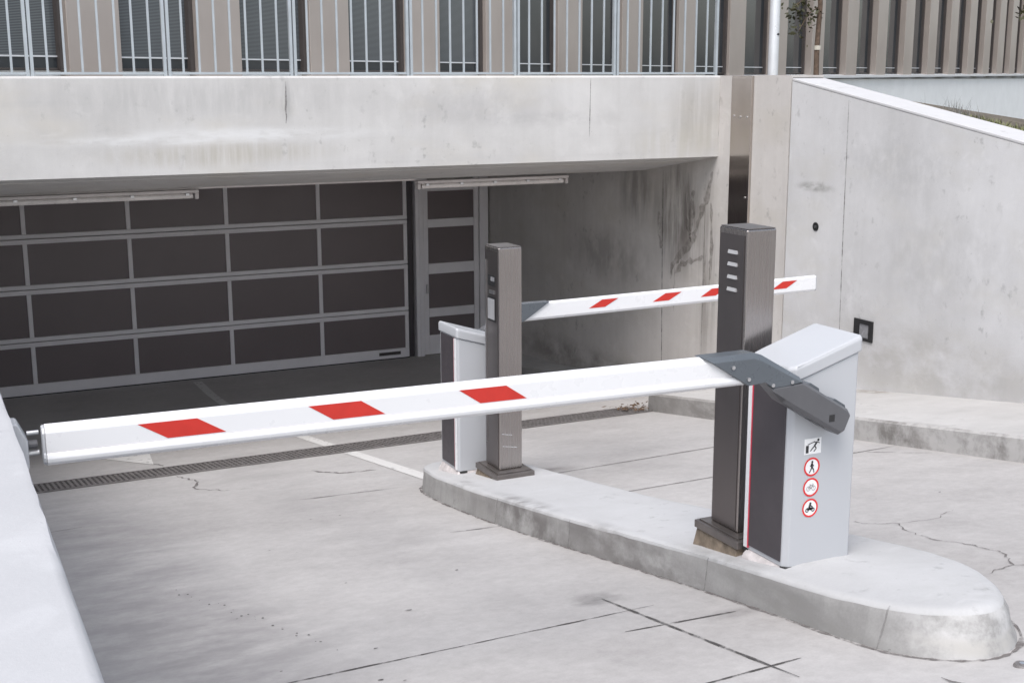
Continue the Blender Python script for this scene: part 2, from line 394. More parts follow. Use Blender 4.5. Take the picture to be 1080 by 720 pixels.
struct(merge(ribbon([(4.1,8.52),(7.09,8.72)], .022, jit=.3), ribbon([(4.1,7.44),(7.09,7.52)], .02, jit=.3),
             ribbon([(2.98,7.10),(3.31,7.04)], .016, jit=.3), ribbon([(2.55,9.05),(3.34,8.95)], .014, jit=.4),
             ribbon([(3.1,3.16),(3.7,3.02)], .012, jit=.4), ribbon([(.6,9.2),(1.0,9.25)], .01)).build('hairline_joint', M['thin']))
crk = [ribbon([(4.95,5.75),(4.98,5.52),(5.13,5.38),(5.02,5.22),(4.98,4.98),(5.03,4.72),(5.02,4.52),(4.86,4.30),(4.7,4.28),(4.5,4.21)], .010, jit=.6, amp=.012, step=.04),
       ribbon([(5.13,5.38),(5.35,5.33),(5.62,5.45)], .006, jit=.6, amp=.012, step=.04), ribbon([(4.86,4.3),(5.1,4.16),(5.4,4.05)], .008, jit=.5, amp=.01, step=.04),
       ribbon([(2.02,11.15),(2.1,10.7),(2.0,10.3),(2.18,10.0),(2.4,9.9)], .022, jit=.6, amp=.02, step=.06),
       ribbon([(1.95,12.4),(2.03,11.9)], .02, jit=.6, amp=.02), ribbon([(6.3,7.75),(6.7,7.5),(7.0,7.05)], .014, jit=.4, amp=.01),
       ribbon([(3.05,10.4),(3.2,10.05),(3.5,9.95)], .03, jit=.6, amp=.02), ribbon([(3.4,3.3),(3.42,3.1),(3.36,2.9)], .014, jit=.6, amp=.015, step=.04)]
struct(merge(*crk).build('floor_crack', M['crack']))

ro = random.Random(21); od = MB()
def drop(x, y, r, el):
    a0 = ro.uniform(0, 6.28); n = 10
    od.add([(x+r*math.cos(6.283*k/n)*ro.uniform(.75,1.15), y+r*el*math.sin(6.283*k/n)*ro.uniform(.75,1.15), 0) for k in range(n)], [tuple(range(n))])
    o = len(od.v)
    for k in range(o-n, o): q = od.v[k]; od.v[k] = (q[0], q[1], ramp(q[1])+.004)
for k in range(26):
    u = k/25; drop(1.18+.42*u+ro.gauss(0,.02), 6.75-1.55*u+ro.gauss(0,.05), ro.uniform(.002,.007), 1.3)
for x, y, r in ((2.02,6.3,.008),(2.62,6.15,.010),(2.1,5.55,.022),(1.75,5.05,.011),(1.62,4.62,.013),(1.7,4.55,.009),(1.3,5.0,.008),(5.5,6.6,.012),(5.95,5.9,.011),(2.6,8.2,.010)): drop(x, y, r, .6)
tag(od.build('oil_drops', M['joint'], normals=False), 'scattered small dark oil drops on the left lane', 'oil drops', kind='stuff')
# ------------------------------------------------------------------ drain grating across both lanes
dr = thing('drain_grate', 'long dark slotted drain grating across both lanes before the garage', 'drain')
y0, y1 = 11.22, 11.76
c = MB(); c.add(sheet([(.251,y0),(7.09,y0),(7.09,y1),(.251,y1)], .004), [(0,1,2,3)]); c.build('channel', M['pit'], dr)
f = MB()
for a, e in ((y0,y0+.035),(y1-.035,y1)):
    f.loops([[(.252,a,ramp(a)+.003),(.252,e,ramp(e)+.003),(.252,e,ramp(e)+.014),(.252,a,ramp(a)+.014)], [(7.09,a,ramp(a)+.003),(7.09,e,ramp(e)+.003),(7.09,e,ramp(e)+.014),(7.09,a,ramp(a)+.014)]])
f.build('frame', M['grate'], dr)
f = MB(); x = .262
while x < 7.07:
    w = .024
    f.loops([[(x,y0+.036,ramp(y0+.036)+.003),(x+w,y0+.036,ramp(y0+.036)+.003),(x+w,y0+.036,ramp(y0+.036)+.012),(x,y0+.036,ramp(y0+.036)+.012)],
             [(x,y1-.036,ramp(y1-.036)+.003),(x+w,y1-.036,ramp(y1-.036)+.003),(x+w,y1-.036,ramp(y1-.036)+.012),(x,y1-.036,ramp(y1-.036)+.012)]])
    x += .046
for k in range(1, 5):
    a = y0+.036+(y1-y0-.072)*k/5; 
    f.loops([[(.262,a-.008,ramp(a-.008)+.0045),(.262,a+.008,ramp(a+.008)+.0045),(.262,a+.008,ramp(a+.008)+.0105),(.262,a-.008,ramp(a-.008)+.0105)],
             [(7.08,a-.008,ramp(a-.008)+.0045),(7.08,a+.008,ramp(a+.008)+.0045),(7.08,a+.008,ramp(a+.008)+.0105),(7.08,a-.008,ramp(a-.008)+.0105)]])
f.build('grating', M['grate'], dr)

# ------------------------------------------------------------------ garage structure
ga = thing('parking_garage', 'concrete underground garage entrance with wide pale front beam over a dark recess', 'garage', (0,12.13,0))
def gpart(mb_, name, mat, **k):
    for i, v in enumerate(mb_.v): mb_.v[i] = (v[0], v[1]-12.13, v[2])
    o = mb_.build(name, mat, ga, **k); return o
gm = {}
def worldmat(m): return m
def rebase(o):     # keep world-based textures: origin stays at the world origin
    return o
ga.location = (0,0,0)
def gp(mb_, name, mat, **k): return mb_.build(name, mat, ga, **k)
gp(MB().prism_x([(12.13,.842),(12.13,1.728),(12.15,1.748),(12.44,1.748),(12.44,1.2),(12.44,.79)], -1.2, 8.479), 'front_beam', M['beam'])
gp(MB().prism_x([(12.441,.785),(13.72,.587),(13.80,.587),(13.80,1.2),(12.441,1.2)], -1.2, 8.479), 'sloped_soffit', M['beam'])
gp(MB().box(-1.2, 8.479, 13.801, 18.9, .95, 1.2), 'ceiling', M['plaster'])
gp(MB().box(-1.2, 5.37, 13.70, 13.718, .572, .60), 'drip_edge', M['lamp'])
gp(MB().prism_x([(10.855,-3),(10.855,1.746),(12.449,1.746),(12.449,1.44),(18.9,1.44),(18.9,-3)], 8.48, 8.9), 'side_wall', M['gwall'])
gp(MB().box(-.35, -.05, 12.45, 18.9, -3, 1.19), 'side_wall', M['plaster'])
bw = MB(); bw.box(-.04, 8.479, 18.62, 18.9, -3, .94); bw.box(8.452, 8.479, 18.44, 18.619, -2.9, .94); gp(bw, 'back_wall', M['gwall'])
# vertical hairlines on the beam, wall joints and leak marks
gp(ribbon([(3.44,1.70),(3.43,1.30)], .014, 'beam', .5, off=.003, amp=.006), 'beam_crack', M['hair'])
gp(ribbon([(6.80,1.72),(6.79,1.1)], .010, 'beam', .3, off=.003), 'beam_joint', M['hair'])

jw = merge(ribbon([(13.28,.62),(13.27,-.1),(13.22,-2.05)], .018, 'wall', .3, off=.003), ribbon([(12.135,1.70),(12.135,.86)], .012, 'wall', .3, off=.003),
           ribbon([(12.36,.2),(12.36,-1.7)], .010, 'wall', .3, off=.003))
gp(jw, 'wall_joint', M['hair'])
lk = [ribbon([(12.22,.66),(12.30,.42),(12.42,.2),(12.52,-.02),(12.62,-.2),(12.86,-.38),(13.02,-.52),(13.06,-.7)], .085, 'wall', .6, off=.004, amp=.02, step=.05),
      ribbon([(12.60,.42),(12.64,.12),(12.66,-.12)], .09, 'wall', .6, off=.005, amp=.015, step=.05),
      ribbon([(12.38,-.33),(12.55,-.40),(12.8,-.48),(12.96,-.62)], .07, 'wall', .6, off=.006, amp=.02, step=.05),
      ribbon([(12.24,.3),(12.2,-.2),(12.22,-.6)], .05, 'wall', .6, off=.004, amp=.01), ribbon([(12.75,.1),(12.62,-.2)], .06, 'wall', .6, off=.007, amp=.015),
      ribbon([(13.36,.1),(13.30,-.05),(13.29,-.35)], .13, 'wall', .5, off=.005, amp=.02), ribbon([(12.98,-.5),(12.97,-1.1)], .02, 'wall', .5, off=.005, amp=.01),
      ribbon([(12.33,-.3),(12.34,-1.1)], .02, 'wall', .5, off=.005, amp=.008)]
for q in lk: gp(q, 'leak_stain', M['leak'])

# right retaining wall with sloping top, butted to the garage wall with a joint
rw = thing('retaining_wall', 'tall pale concrete retaining wall with sloping white top right of the driveway', 'wall')
def topz(y): return 1.715+(y-10.835)*.1702
MB().prism_x([(-2,-2.5),(-2,topz(-2)-.03),(10.835,topz(10.835)-.03),(10.835,-2.5)], 8.48, 8.90).build('wall_face', M['wall'], rw)
MB().prism_x([(-2,topz(-2)-.028),(-2,topz(-2)),(10.835,topz(10.835)),(10.835,topz(10.835)-.028)], 8.477, 8.905).build('coping', M['coping'], rw, bevel=.008)
merge(ribbon([(9.94,1.5),(9.93,.2),(9.90,-1.45)], .012, 'wall', .4, off=.003), ribbon([(6.2,.85),(6.2,-.8)], .010, 'wall', .4, off=.003)).build('form_joint', M['hair'], rw)
MB().box(8.50, 8.88, 10.836, 10.854, -2.5, 1.72).build('joint_filler', M['black'], rw)
# left parapet
pw = MB(); L = []
for i in range(134):
    y = -1.2+.1*i; e = .004*math.sin(y*2.1)+random.uniform(-.0025,.0025); e2 = random.uniform(-.002,.002)
    L.append([(-.75,y,-2.6),(.25,y,-2.6),(.25,y,.655+e2),(.243+e,y,.672+e2),(.225+e,y,.68),(-.75,y,.68)])
pw.loops(L)
tag(pw.build('parapet_wall', M['parapet'], smooth=True), 'broad smooth white parapet wall at the left edge of the driveway', 'wall')

# ------------------------------------------------------------------ sectional garage door and side door
gd = thing('garage_door', 'wide sectional garage door with dark panes in grey aluminium frames', 'garage door', (0.06,18.4,-2.61))
PX = 1.39; NP = 5; W = PX*NP+.06
rows = [(0.0,.74),(.75,1.475),(1.485,2.175),(2.185,2.90),(2.91,3.45)]
def section(par, z0, z1, w, n, bot=.065, top=.065, gap=True):
    s_ = MB(); s_.box(0, w, 0, .045, z0, z0+bot); s_.box(0, w, 0, .045, z1-top, z1)
    pitch = (w-.06)/n
    for i in range(n+1):
        x = pitch*i; s_.box(x, x+.06, .003, .043, z0+bot, z1-top)
    o = s_.build('door_section', M['alu'], par, bevel=.006)
    for i in range(n):
        q = MB().box(pitch*i+.06, pitch*(i+1), .022, .030, z0+bot, z1-top).build('pane', M['pane'], o)
    return o
for i, (a, e) in enumerate(rows): section(gd, a+.02, e+.02, W, NP, .15 if i == 0 else .06)
MB().box(0, W, -.005, .05, -.004, .02).build('bottom_seal', M['rubber'], gd)
v = MB(); v.box(6.50, 6.86, -.008, 0, .075, .125)
v.build('vent_plate', M['frame'], gd)
MB().box(W+.02, W+.10, .05, .21, 0, 3.5).build('guide_rail', M['dark'], gd)
MB().box(-.09, -.02, .05, .21, 0, 3.5).build('guide_rail', M['dark'], gd)
sd = thing('side_door', 'narrow glazed side door in grey frame right of the wide garage door', 'door', (7.20,18.4,-2.61))
fr = MB(); fr.box(0, .13, -.03, .12, 0, 3.5); fr.box(1.10, 1.245, -.03, .12, 0, 3.5)
fr.box(.05,.09,-.045,-.031,0,3.5)
fr.build('frame', M['alu'], sd, bevel=.008)
df = MB(); zz = [(.02,.33),(.33+.0,.0)]
df = MB(); df.box(.14,.22,0,.05,.02,3.4); df.box(1.01,1.09,0,.05,.02,3.4)
bars = [(.02,.33),(.625,.765),(1.315,1.48),(2.05,2.18),(2.62,2.72)]
for a, e in bars: df.box(.221,1.009,.002,.048,a,e)
df.build('door_leaf', M['alu'], sd, bevel=.006)
for (a, e), (a2, e2) in zip(bars, bars[1:]): MB().box(.221,1.009,.02,.03,e,a2).build('pane', M['pane'], sd)
MB().box(.16,.20,-.06,-.03,1.02,1.16).build('handle', M['steel'], sd, bevel=.006)
# fluorescent battens under the soffit edge
def strip_light(x0, x1, label):
    t = thing('strip_light', label, 'light', ((x0+x1)/2,13.70,.57), 0, 'strip lights under the garage soffit'); h = (x1-x0)/2
    MB().box(-h, h, -.05, .05, -.035, -.001).build('housing', M['lamp'], t, bevel=.006)
    MB().path([(-h+.06,0,-.066),(0,0,-.066),(h-.06,0,-.066)], [.03]*3, 10).build('tube_cover', M['tube'], t, smooth=True)
    for s in (-1,1): MB().box(s*h-.04 if s > 0 else -h, h if s > 0 else -h+.04, -.042, .042, -.10, -.036).build('end_cap', M['lamp'], t, bevel=.008)
    for k in range(5):
        x = -h+.12+(2*h-.24)*k/4
        MB().box(x-.02, x+.02, -.053, .053, -.06, -.036).build('clip', M['steel'], t, bevel=.003)
strip_light(.35, 2.88, 'grey strip light fixed under the soffit over the wide garage door')
strip_light(5.39, 7.36, 'grey strip light fixed under the soffit above the narrow side door')

# ------------------------------------------------------------------ steel cover strip, recessed lamp, plug
cs = thing('cover_plate', 'tall bronze steel cover plate screwed to the wall beside the beam end', 'cover plate', (8.455,11.675,0))
MB().box(-.010, .022, -.185, .185, -1.86, 1.742).build('plate', M['plate'], cs, bevel=.004)
for y, z in ((-.11,-.32),(.11,-.32),(-.12,1.30),(0,1.30),(.12,1.31),(-.13,.42),(-.11,-1.3),(.11,-1.3)):
    MB().tube((-.019,y,z),(-.008,y,z),.011,n=10).build('screw', M['steel'], cs)
wl = thing('wall_lamp', 'small square recessed lamp with dark frame in the retaining wall', 'lamp', (8.478,9.553,-.73))
f = MB()
for a, e, c_, d in ((-.135,.135,.062,.105),(-.135,.135,-.105,-.075),(-.135,-.078,-.075,.062),(.06,.135,-.075,.062)): f.box(-.014,.0, a, e, c_, d)
f.build('frame', M['black'], wl)
MB().box(-.004, 0, -.078, .06, -.075, .062).build('lens', M['lens'], wl)
wp = thing('tie_plug', 'small round black plug in the upper part of the retaining wall', 'wall plug', (8.478,10.355,.216))
MB().tube((-.006,0,0),(.0,0,0),.045,n=20).build('disc', M['black'], wp)
MB().tube((-.012,0,0),(-.006,0,0),.014,n=10).build('bolt', M['steel'], wp)

# ------------------------------------------------------------------ traffic island
isl = [(3.43,3.78),(3.47,3.58),(3.56,3.43),(3.68,3.345),(3.80,3.345),(3.92,3.40),(4.05,3.52),(4.17,3.70),(4.25,3.95),(4.29,4.25),(4.30,4.6),(4.24,5.4),(4.10,6.1),(4.09,6.9),(4.10,7.8),
       (4.10,8.5),(4.05,8.78),(3.92,8.93),(3.75,8.97),(3.57,8.93),(3.45,8.80),(3.385,8.58),(3.34,8.2),(3.315,7.45),(3.325,6.75),(3.35,6.2),(3.405,5.3),(3.435,4.5)]
cx, cy = 3.80, 6.1
def inset(poly, d):
    out = []; n = len(poly)
    for i in range(n):
        a = Vector(poly[i-1]); p_ = Vector(poly[i]); c_ = Vector(poly[(i+1)%n]); t = (c_-a).normalized(); nn = Vector((-t.y, t.x))
        out.append(tuple(p_+nn*d))
    return out
def smooth_poly(poly, it=2):
    for _ in range(it):
        q = []
        for i in range(len(poly)):
            a = poly[i]; c_ = poly[(i+1)%len(poly)]
            q += [(a[0]*.75+c_[0]*.25, a[1]*.75+c_[1]*.25), (a[0]*.25+c_[0]*.75, a[1]*.25+c_[1]*.75)]
        poly = q
    return poly
isl = smooth_poly(isl)
def resample(poly, d):
    out = []
    for i in range(len(poly)):
        a = Vector(poly[i]); c_ = Vector(poly[(i+1)%len(poly)]); n = max(1, round((c_-a).length/d))
        out += [tuple(a.lerp(c_, k/n)) for k in range(n)]
    return out
isl = resample(isl, .045)
area = sum(isl[i][0]*isl[(i+1)%len(isl)][1]-isl[(i+1)%len(isl)][0]*isl[i][1] for i in range(len(isl)))
sg = 1 if area > 0 else -1
from mathutils import noise as mn
def wob(x, y, k): return mn.noise(Vector((x*3.1, y*3.1, k)))*.006+mn.noise(Vector((x*13, y*13, k+5)))*.0035
def ring(h, d, dn):      # outline at height h, set in by d (dn at the worn nose)
    out = []
    for (x, y), (xi, yi) in zip(isl, inset(isl, 1.0*sg)):
        f = max(0, min(1, (4.15-y)/.6)); f = f*f*(3-2*f); e = d+(dn-d)*f+wob(x, y, h*30)
        px_, py_ = x+(xi-x)*e, y+(yi-y)*e
        out.append((px_, py_, ramp(y)+h+mn.noise(Vector((x*9, y*9, h*40)))*.003))
    return out
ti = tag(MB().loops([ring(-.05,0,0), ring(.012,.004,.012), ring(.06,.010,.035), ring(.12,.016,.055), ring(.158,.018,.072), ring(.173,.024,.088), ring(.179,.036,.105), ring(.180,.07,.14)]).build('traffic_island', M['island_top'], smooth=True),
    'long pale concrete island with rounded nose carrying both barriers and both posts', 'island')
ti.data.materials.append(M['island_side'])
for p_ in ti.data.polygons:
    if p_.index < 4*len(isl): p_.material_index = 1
# upright joints between the cast kerb lengths
kr = [ring(.0,-.003,-.003), ring(.012,.001,.009), ring(.06,.007,.032), ring(.12,.013,.052), ring(.158,.015,.069), ring(.173,.021,.085)]
for ty in (3.72, 4.9, 6.2, 7.15):
    i = min((k for k in range(len(isl)) if isl[k][0] < 3.6), key=lambda k: abs(isl[k][1]-ty)); mbx = MB(); vs = []
    for rg in kr:
        p_ = Vector(rg[i]); t_ = (Vector(rg[(i+1) % len(isl)])-p_).normalized()*random.uniform(.003,.006); vs += [p_-t_, p_+t_]
    mbx.add(vs, [(2*k, 2*k+1, 2*k+3, 2*k+2) for k in range(len(kr)-1)])
    mbx.build('kerb_seam', M['seam'], ti)
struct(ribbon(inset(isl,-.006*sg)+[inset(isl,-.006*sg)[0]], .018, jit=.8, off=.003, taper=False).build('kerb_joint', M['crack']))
def itop(y): return ramp(y)+.18
st = thing('floor_stud', 'small dark round stud in the floor by the island nose', 'stud', (3.735,3.22,ramp(3.22)))
MB().tube((0,0,.001),(0,-.0,.010),.034,.028,16).build('disc', M['grate'], st); MB().tube((0,0,.010),(0,0,.014),.012,n=8).build('bolt', M['steel'], st)

# ------------------------------------------------------------------ boom barriers
def barrier(label, loc, rz, arm_len, arm_z, marks, foot_drop, signs, group):
    """Local frame: origin at the cabinet base centre, boom towards -x, service face towards -y."""
    t = thing('barrier_gate', label, 'barrier', loc, rz, group)
    hx, hy = .19, .165
    def outline(e): return [(-hx-e,-hy+.03-e*.4),(-hx+.022-e*.7,-hy+.006-e),(-hx+.07,-hy-e),(hx-.012+e,-hy-e),(hx+e,-hy+.012-e),(hx+e,hy-.012+e),(hx-.012+e,hy+e),(-hx+.07,hy+e),(-hx+.022-e*.7,hy-.006+e),(-hx-e,hy-.03+e*.4)]
    zs = lambda x: 1.007+.30*(x)          # sloping top edge of the body
    MB().prism(outline(0), .004, lambda x, y: zs(x)-.06).build('cabinet', M['cab'], t, bevel=.006)
    lid = MB(); o1 = outline(.010)
    lid.loops([[(x,y,zs(x)-.058) for x,y in o1], [(x,y,zs(x)) for x,y in o1], [(x*.965,y*.955,zs(x)+.014) for x,y in o1]])
    lid.build('lid', M['cab'], t, bevel=.010)
    MB().box(-hx-.006, -hx-.001, -hy+.036, hy-.052, .03, zs(-hx)-.064).build('side_panel', M['dark'], t)
    MB().box(hx+.001, hx+.006, -hy+.036, hy-.052, .03, zs(hx)-.064).build('side_panel', M['dark'], t)
    for s in (-1,1):
        MB().box(min(s*(hx+.001),s*(hx+.010)), max(s*(hx+.001),s*(hx+.010)), hy-.044, hy-.018, .016, zs(s*hx)-.066).build('edge_strip', M['white'], t)
        MB().box(min(s*(hx+.001),s*(hx+.0085)), max(s*(hx+.001),s*(hx+.0085)), hy-.0515, hy-.0445, .016, zs(s*hx)-.066).build('edge_trim', M['redline'], t)
    for fx, fy in ((-hx+.03,-hy+.02),(hx-.04,-hy+.02),(-hx+.03,hy-.02),(hx-.04,hy-.02)):
        MB().box(fx-.030, fx+.030, fy-.023, fy+.023, -.010, .009).build('foot', M['rubber'], t, bevel=.004)
    # boom, octagonal profile, raised slightly towards its tip
    ya = -hy-.085                         # front of the main face
    lift = .010
    prof = [(0,.046),(0,.116),(.013,.133),(.040,.139),(.058,.126),(.060,.02),(.046,0),(.008,.001),(-.008,.014),(-.011,.028),(-.006,.041)]
    bx0, bx1 = -hx-.32, -hx-.535           # bottom and top ends of the slanted root
    xt = bx0-arm_len
    def zoff(x): return arm_z+(bx0-x)*lift
    rootx = lambda z: bx0+(bx1-bx0)*z/.139
    L = [[(rootx(z), ya+y, zoff(rootx(z))+z) for y, z in prof], [(xt, ya+y, zoff(xt)+z) for y, z in prof]]
    arm = MB().loops(L).build('boom', M['white'], t, bevel=.006)
    MB().loops([[(xt-.001, ya+y*.96+.001, zoff(xt)+z*.97+.002) for y, z in prof], [(xt-.009, ya+y*.9+.003, zoff(xt)+z*.93+.005) for y, z in prof]]).build('end_cap', M['cab'], arm)
    def strip(za, zb_, y_):
        return MB().add([(xt+.002,y_,zoff(xt)+za),(rootx(za)-.004,y_,zoff(rootx(za))+za),(rootx(zb_)-.004,y_,zoff(rootx(zb_))+zb_),(xt+.002,y_,zoff(xt)+zb_)], [(0,1,2,3)])
    strip(.0480,.0512,ya-.0014).build('seam', M['alu'], arm)
    for (a, w, sk) in marks:              # reflective red parallelograms on both faces
        for yy, sign in ((ya-.0012, 1), (ya+.0612, -1)):
            q = [(a, .113), (a+w, .113), (a+w+sk, .053), (a+sk, .053)]
            m_ = MB().add([(xt+x, yy, zoff(xt+x)+z) for x, z in q]+[(xt+x, yy+.0008*sign, zoff(xt+x)+z) for x, z in q], [(0,1,2,3),(7,6,5,4),(0,4,5,1),(1,5,6,2),(2,6,7,3),(3,7,4,0)])
            m_.build('red_mark', M['red'], arm)
    # bracket: upper flange bent into the hub, lower counterweight arm
    yb = ya-.022; z0 = arm_z
    up = [(bx1-.012,z0+.142),(bx0+.027,z0+.142),(bx0+.075,z0+.128),(bx0+.285,z0+.008),(bx0+.295,z0-.012),(bx0+.185,z0-.022),(bx0+.13,z0-.022),(bx0+.085,z0+.008),(bx0+.028,z0+.003),(bx0-.002,z0+.002)]
    # chamfered top face: outer outline at the back, inset outline at the front
    k = MB()
    upf = [(x, z) for x, z in up]; upf[0] = (up[0][0]+.035, up[0][1]-.021); upf[1] = (up[1][0]-.005, up[1][1]-.021); upf[2] = (up[2][0]-.012, up[2][1]-.022); upf[3] = (up[3][0]-.012, up[3][1]-.014)
    k.loops([[(x,yb,z) for x,z in upf], [(x,yb+.018,z) for x,z in up], [(x,yb+.095,z) for x,z in up]])
    br = k.build('bracket', M['brk'], t, bevel=.003)
    lo = [(bx0+.186,z0-.0145),(bx0+.2955,z0-.0125),(bx0+.305,z0-.014),(bx0+.56,z0-.168),(bx0+.578,z0-.195),(bx0+.545,z0-.272),(bx0+.515,z0-.285),(bx0+.19,z0-.096),(bx0+.095,z0+.004),(bx0+.13,z0-.0145)]
    lof = [(bx0+.186,z0-.024),(bx0+.288,z0-.020),(bx0+.300,z0-.026),(bx0+.552,z0-.178),(bx0+.565,z0-.198),(bx0+.536,z0-.262),(bx0+.515,z0-.268),(bx0+.20,z0-.082),(bx0+.13,z0-.040),(bx0+.135,z0-.026)]
    cw = MB().loops([[(x,yb-.002,z) for x,z in lof],[(x,yb+.016,z) for x,z in lo],[(x,yb+.090,z) for x,z in lo]]).build('counterweight', M['brk2'], t, bevel=.003)
    for bx_, bz in ((-.088,.092),(-.005,.032),(.125,-.008),(.228,-.004)):
        MB().tube((bx0+bx_,yb-.006,z0+bz),(bx0+bx_,yb+.004,z0+bz),.009,n=10).build('bolt', M['steel'], br)
    MB().box(bx0+.445, bx0+.475, yb-.0035, yb+.004, z0-.212, z0-.180).build('socket', M['black'], cw)
    dx, dz = .255, -.154; l = math.hypot(dx,dz); ux, uz = dx/l, dz/l; nx, nz = -uz, ux
    def tab(s0, s1, n0, n1, y0_, y1_):
        ox, oz = bx0+.305, z0-.014
        return MB().prism_y([(ox+ux*a+nx*e, oz+uz*a+nz*e) for a, e in ((s0,n0),(s1,n0),(s1-.012,n1),(s0+.012,n1))], y0_, y1_)
    tab(.04,.12,.001,.014,yb+.03,yb+.085).build('cover_tab', M['brk'], cw); tab(.21,.30,.001,.012,yb+.03,yb+.085).build('cover_tab', M['brk'], cw)
    tab(.16,.24,-.128,-.112,yb+.03,yb+.085).build('cover_tab', M['brk2'], cw)
    MB().tube((bx0+.36,yb+.090,z0-.11),(bx0+.36,-hy-.0005,z0-.11),.055,n=20).build('hub', M['brk2'], t)
    MB().loops([[(x*.985,y*.985,.0035) for x,y in outline(.0)], [(x*1.10,y*1.06,-foot_drop*.5-.004) for x,y in outline(.0)], [(x*1.16,y*1.14,-foot_drop-.05) for x,y in outline(.0)]]).build('mortar_bed', M['grout'], t)
    if signs:
        y = -hy-.0012
        def sign(name, lab):
            o = name; o['label'] = lab; return o
        cxs = -.062
        s0 = sign(MB().box(cxs-.048, cxs+.048, y-.0006, y+.0006, .545, .620).build('sign_sticker', M['signwhite'], t), 'white square sticker with a falling figure under the boom')
        i_ = MB(); yy = y-.0016
        i_.add([(cxs-.040,yy,.552),(cxs-.024,yy,.552),(cxs-.024,yy,.588),(cxs-.040,yy,.588)], [(0,1,2,3)])
        i_.seg((cxs-.03,.592),(cxs+.012,.604),.004,yy-.0003)
        i_.disc(cxs+.030,.609,.0065,yy,n=12)
        for a, e, w in (((.024,.602),(.010,.583),.009),((.010,.583),(.020,.570),.006),((.020,.570),(.006,.556),.005),((.012,.585),(-.002,.572),.006),((-.002,.572),(-.014,.560),.005),((.024,.600),(.038,.594),.004),((.02,.597),(.008,.601),.004)):
            i_.seg((cxs+a[0],a[1]),(cxs+e[0],e[1]),w,yy)
        i_.build('symbol', M['ink'], s0)
        for zc, lab, kind in ((.483,'round red ringed sticker with a walking figure',0),(.385,'round red ringed sticker with a faded bicycle',1),(.285,'round red ringed sticker with a motorcycle rider',2)):
            s1 = sign(MB().disc(cxs,zc,.046,y).build('sign_sticker', M['signwhite'], t), lab)
            MB().disc(cxs,zc,.0455,y-.0008,.0365,36).build('ring', M['signred'], s1)
            q = MB()
            if kind == 0:
                q.disc(cxs+.001,zc+.024,.0055,yy,n=12)
                for a, e, w in (((0,.018),(0,-.002),.011),((0,0),(.010,-.014),.006),((.010,-.014),(.013,-.028),.005),((0,0),(-.006,-.014),.006),((-.006,-.014),(-.014,-.027),.005),((0,.014),(.011,.003),.0045),((0,.014),(-.010,.004),.0045)):
                    q.seg((cxs+a[0],zc+a[1]),(cxs+e[0],zc+e[1]),w,yy)
            elif kind == 1:
                for sx in (-.015,.015): q.disc(cxs+sx,zc-.005,.0115,yy,.009,18)
                for a, e in (((-.015,-.005),(-.005,.010)),((-.005,.010),(.010,.010)),((.010,.010),(.015,-.005)),((-.005,.010),(.001,-.005)),((.001,-.005),(.010,.010)),((-.015,-.005),(.001,-.005)),((-.009,.014),(-.002,.014)),((.008,.015),(.014,.014))):
                    q.seg((cxs+a[0],zc+a[1]),(cxs+e[0],zc+e[1]),.0026,yy)
            else:
                for sx in (-.017,.017): q.disc(cxs+sx,zc-.010,.010,yy,.0055,18)
                q.disc(cxs+.001,zc+.021,.006,yy,n=12)
                for a, e, w in (((-.017,-.004),(.012,-.004),.012),((0,.016),(-.005,.002),.011),((.001,.012),(.013,.005),.005),((.017,-.010),(.011,.008),.004),((-.004,.0),(.005,-.010),.007)):
                    q.seg((cxs+a[0],zc+a[1]),(cxs+e[0],zc+e[1]),w,yy)
            q.build('symbol', M['inkgrey' if kind == 1 else 'ink'], s1)
    return t
FB = (3.737, 4.605, -.53)
# tip of the front boom at x .366
barrier('near boom barrier with grey cabinet carrying stickers and white boom across the left lane', FB, 0, 3.737-.19-.32-.366, .935,
        [(.301,.204,.10),(.908,.203,.094),(1.508,.201,.09)], .06, True, 'boom barriers on the concrete island')
RB = (3.70, 8.345, -1.115)
rxt = 7.02-3.70
barrier('far boom barrier by the garage with white boom across the right lane', RB, math.pi, rxt-.19-.32, 1.005,
        [(.205,.15,.11),(.925,.15,.11),(1.37,.155,.12),(1.965,.147,.12)], .08, False, 'boom barriers on the concrete island')

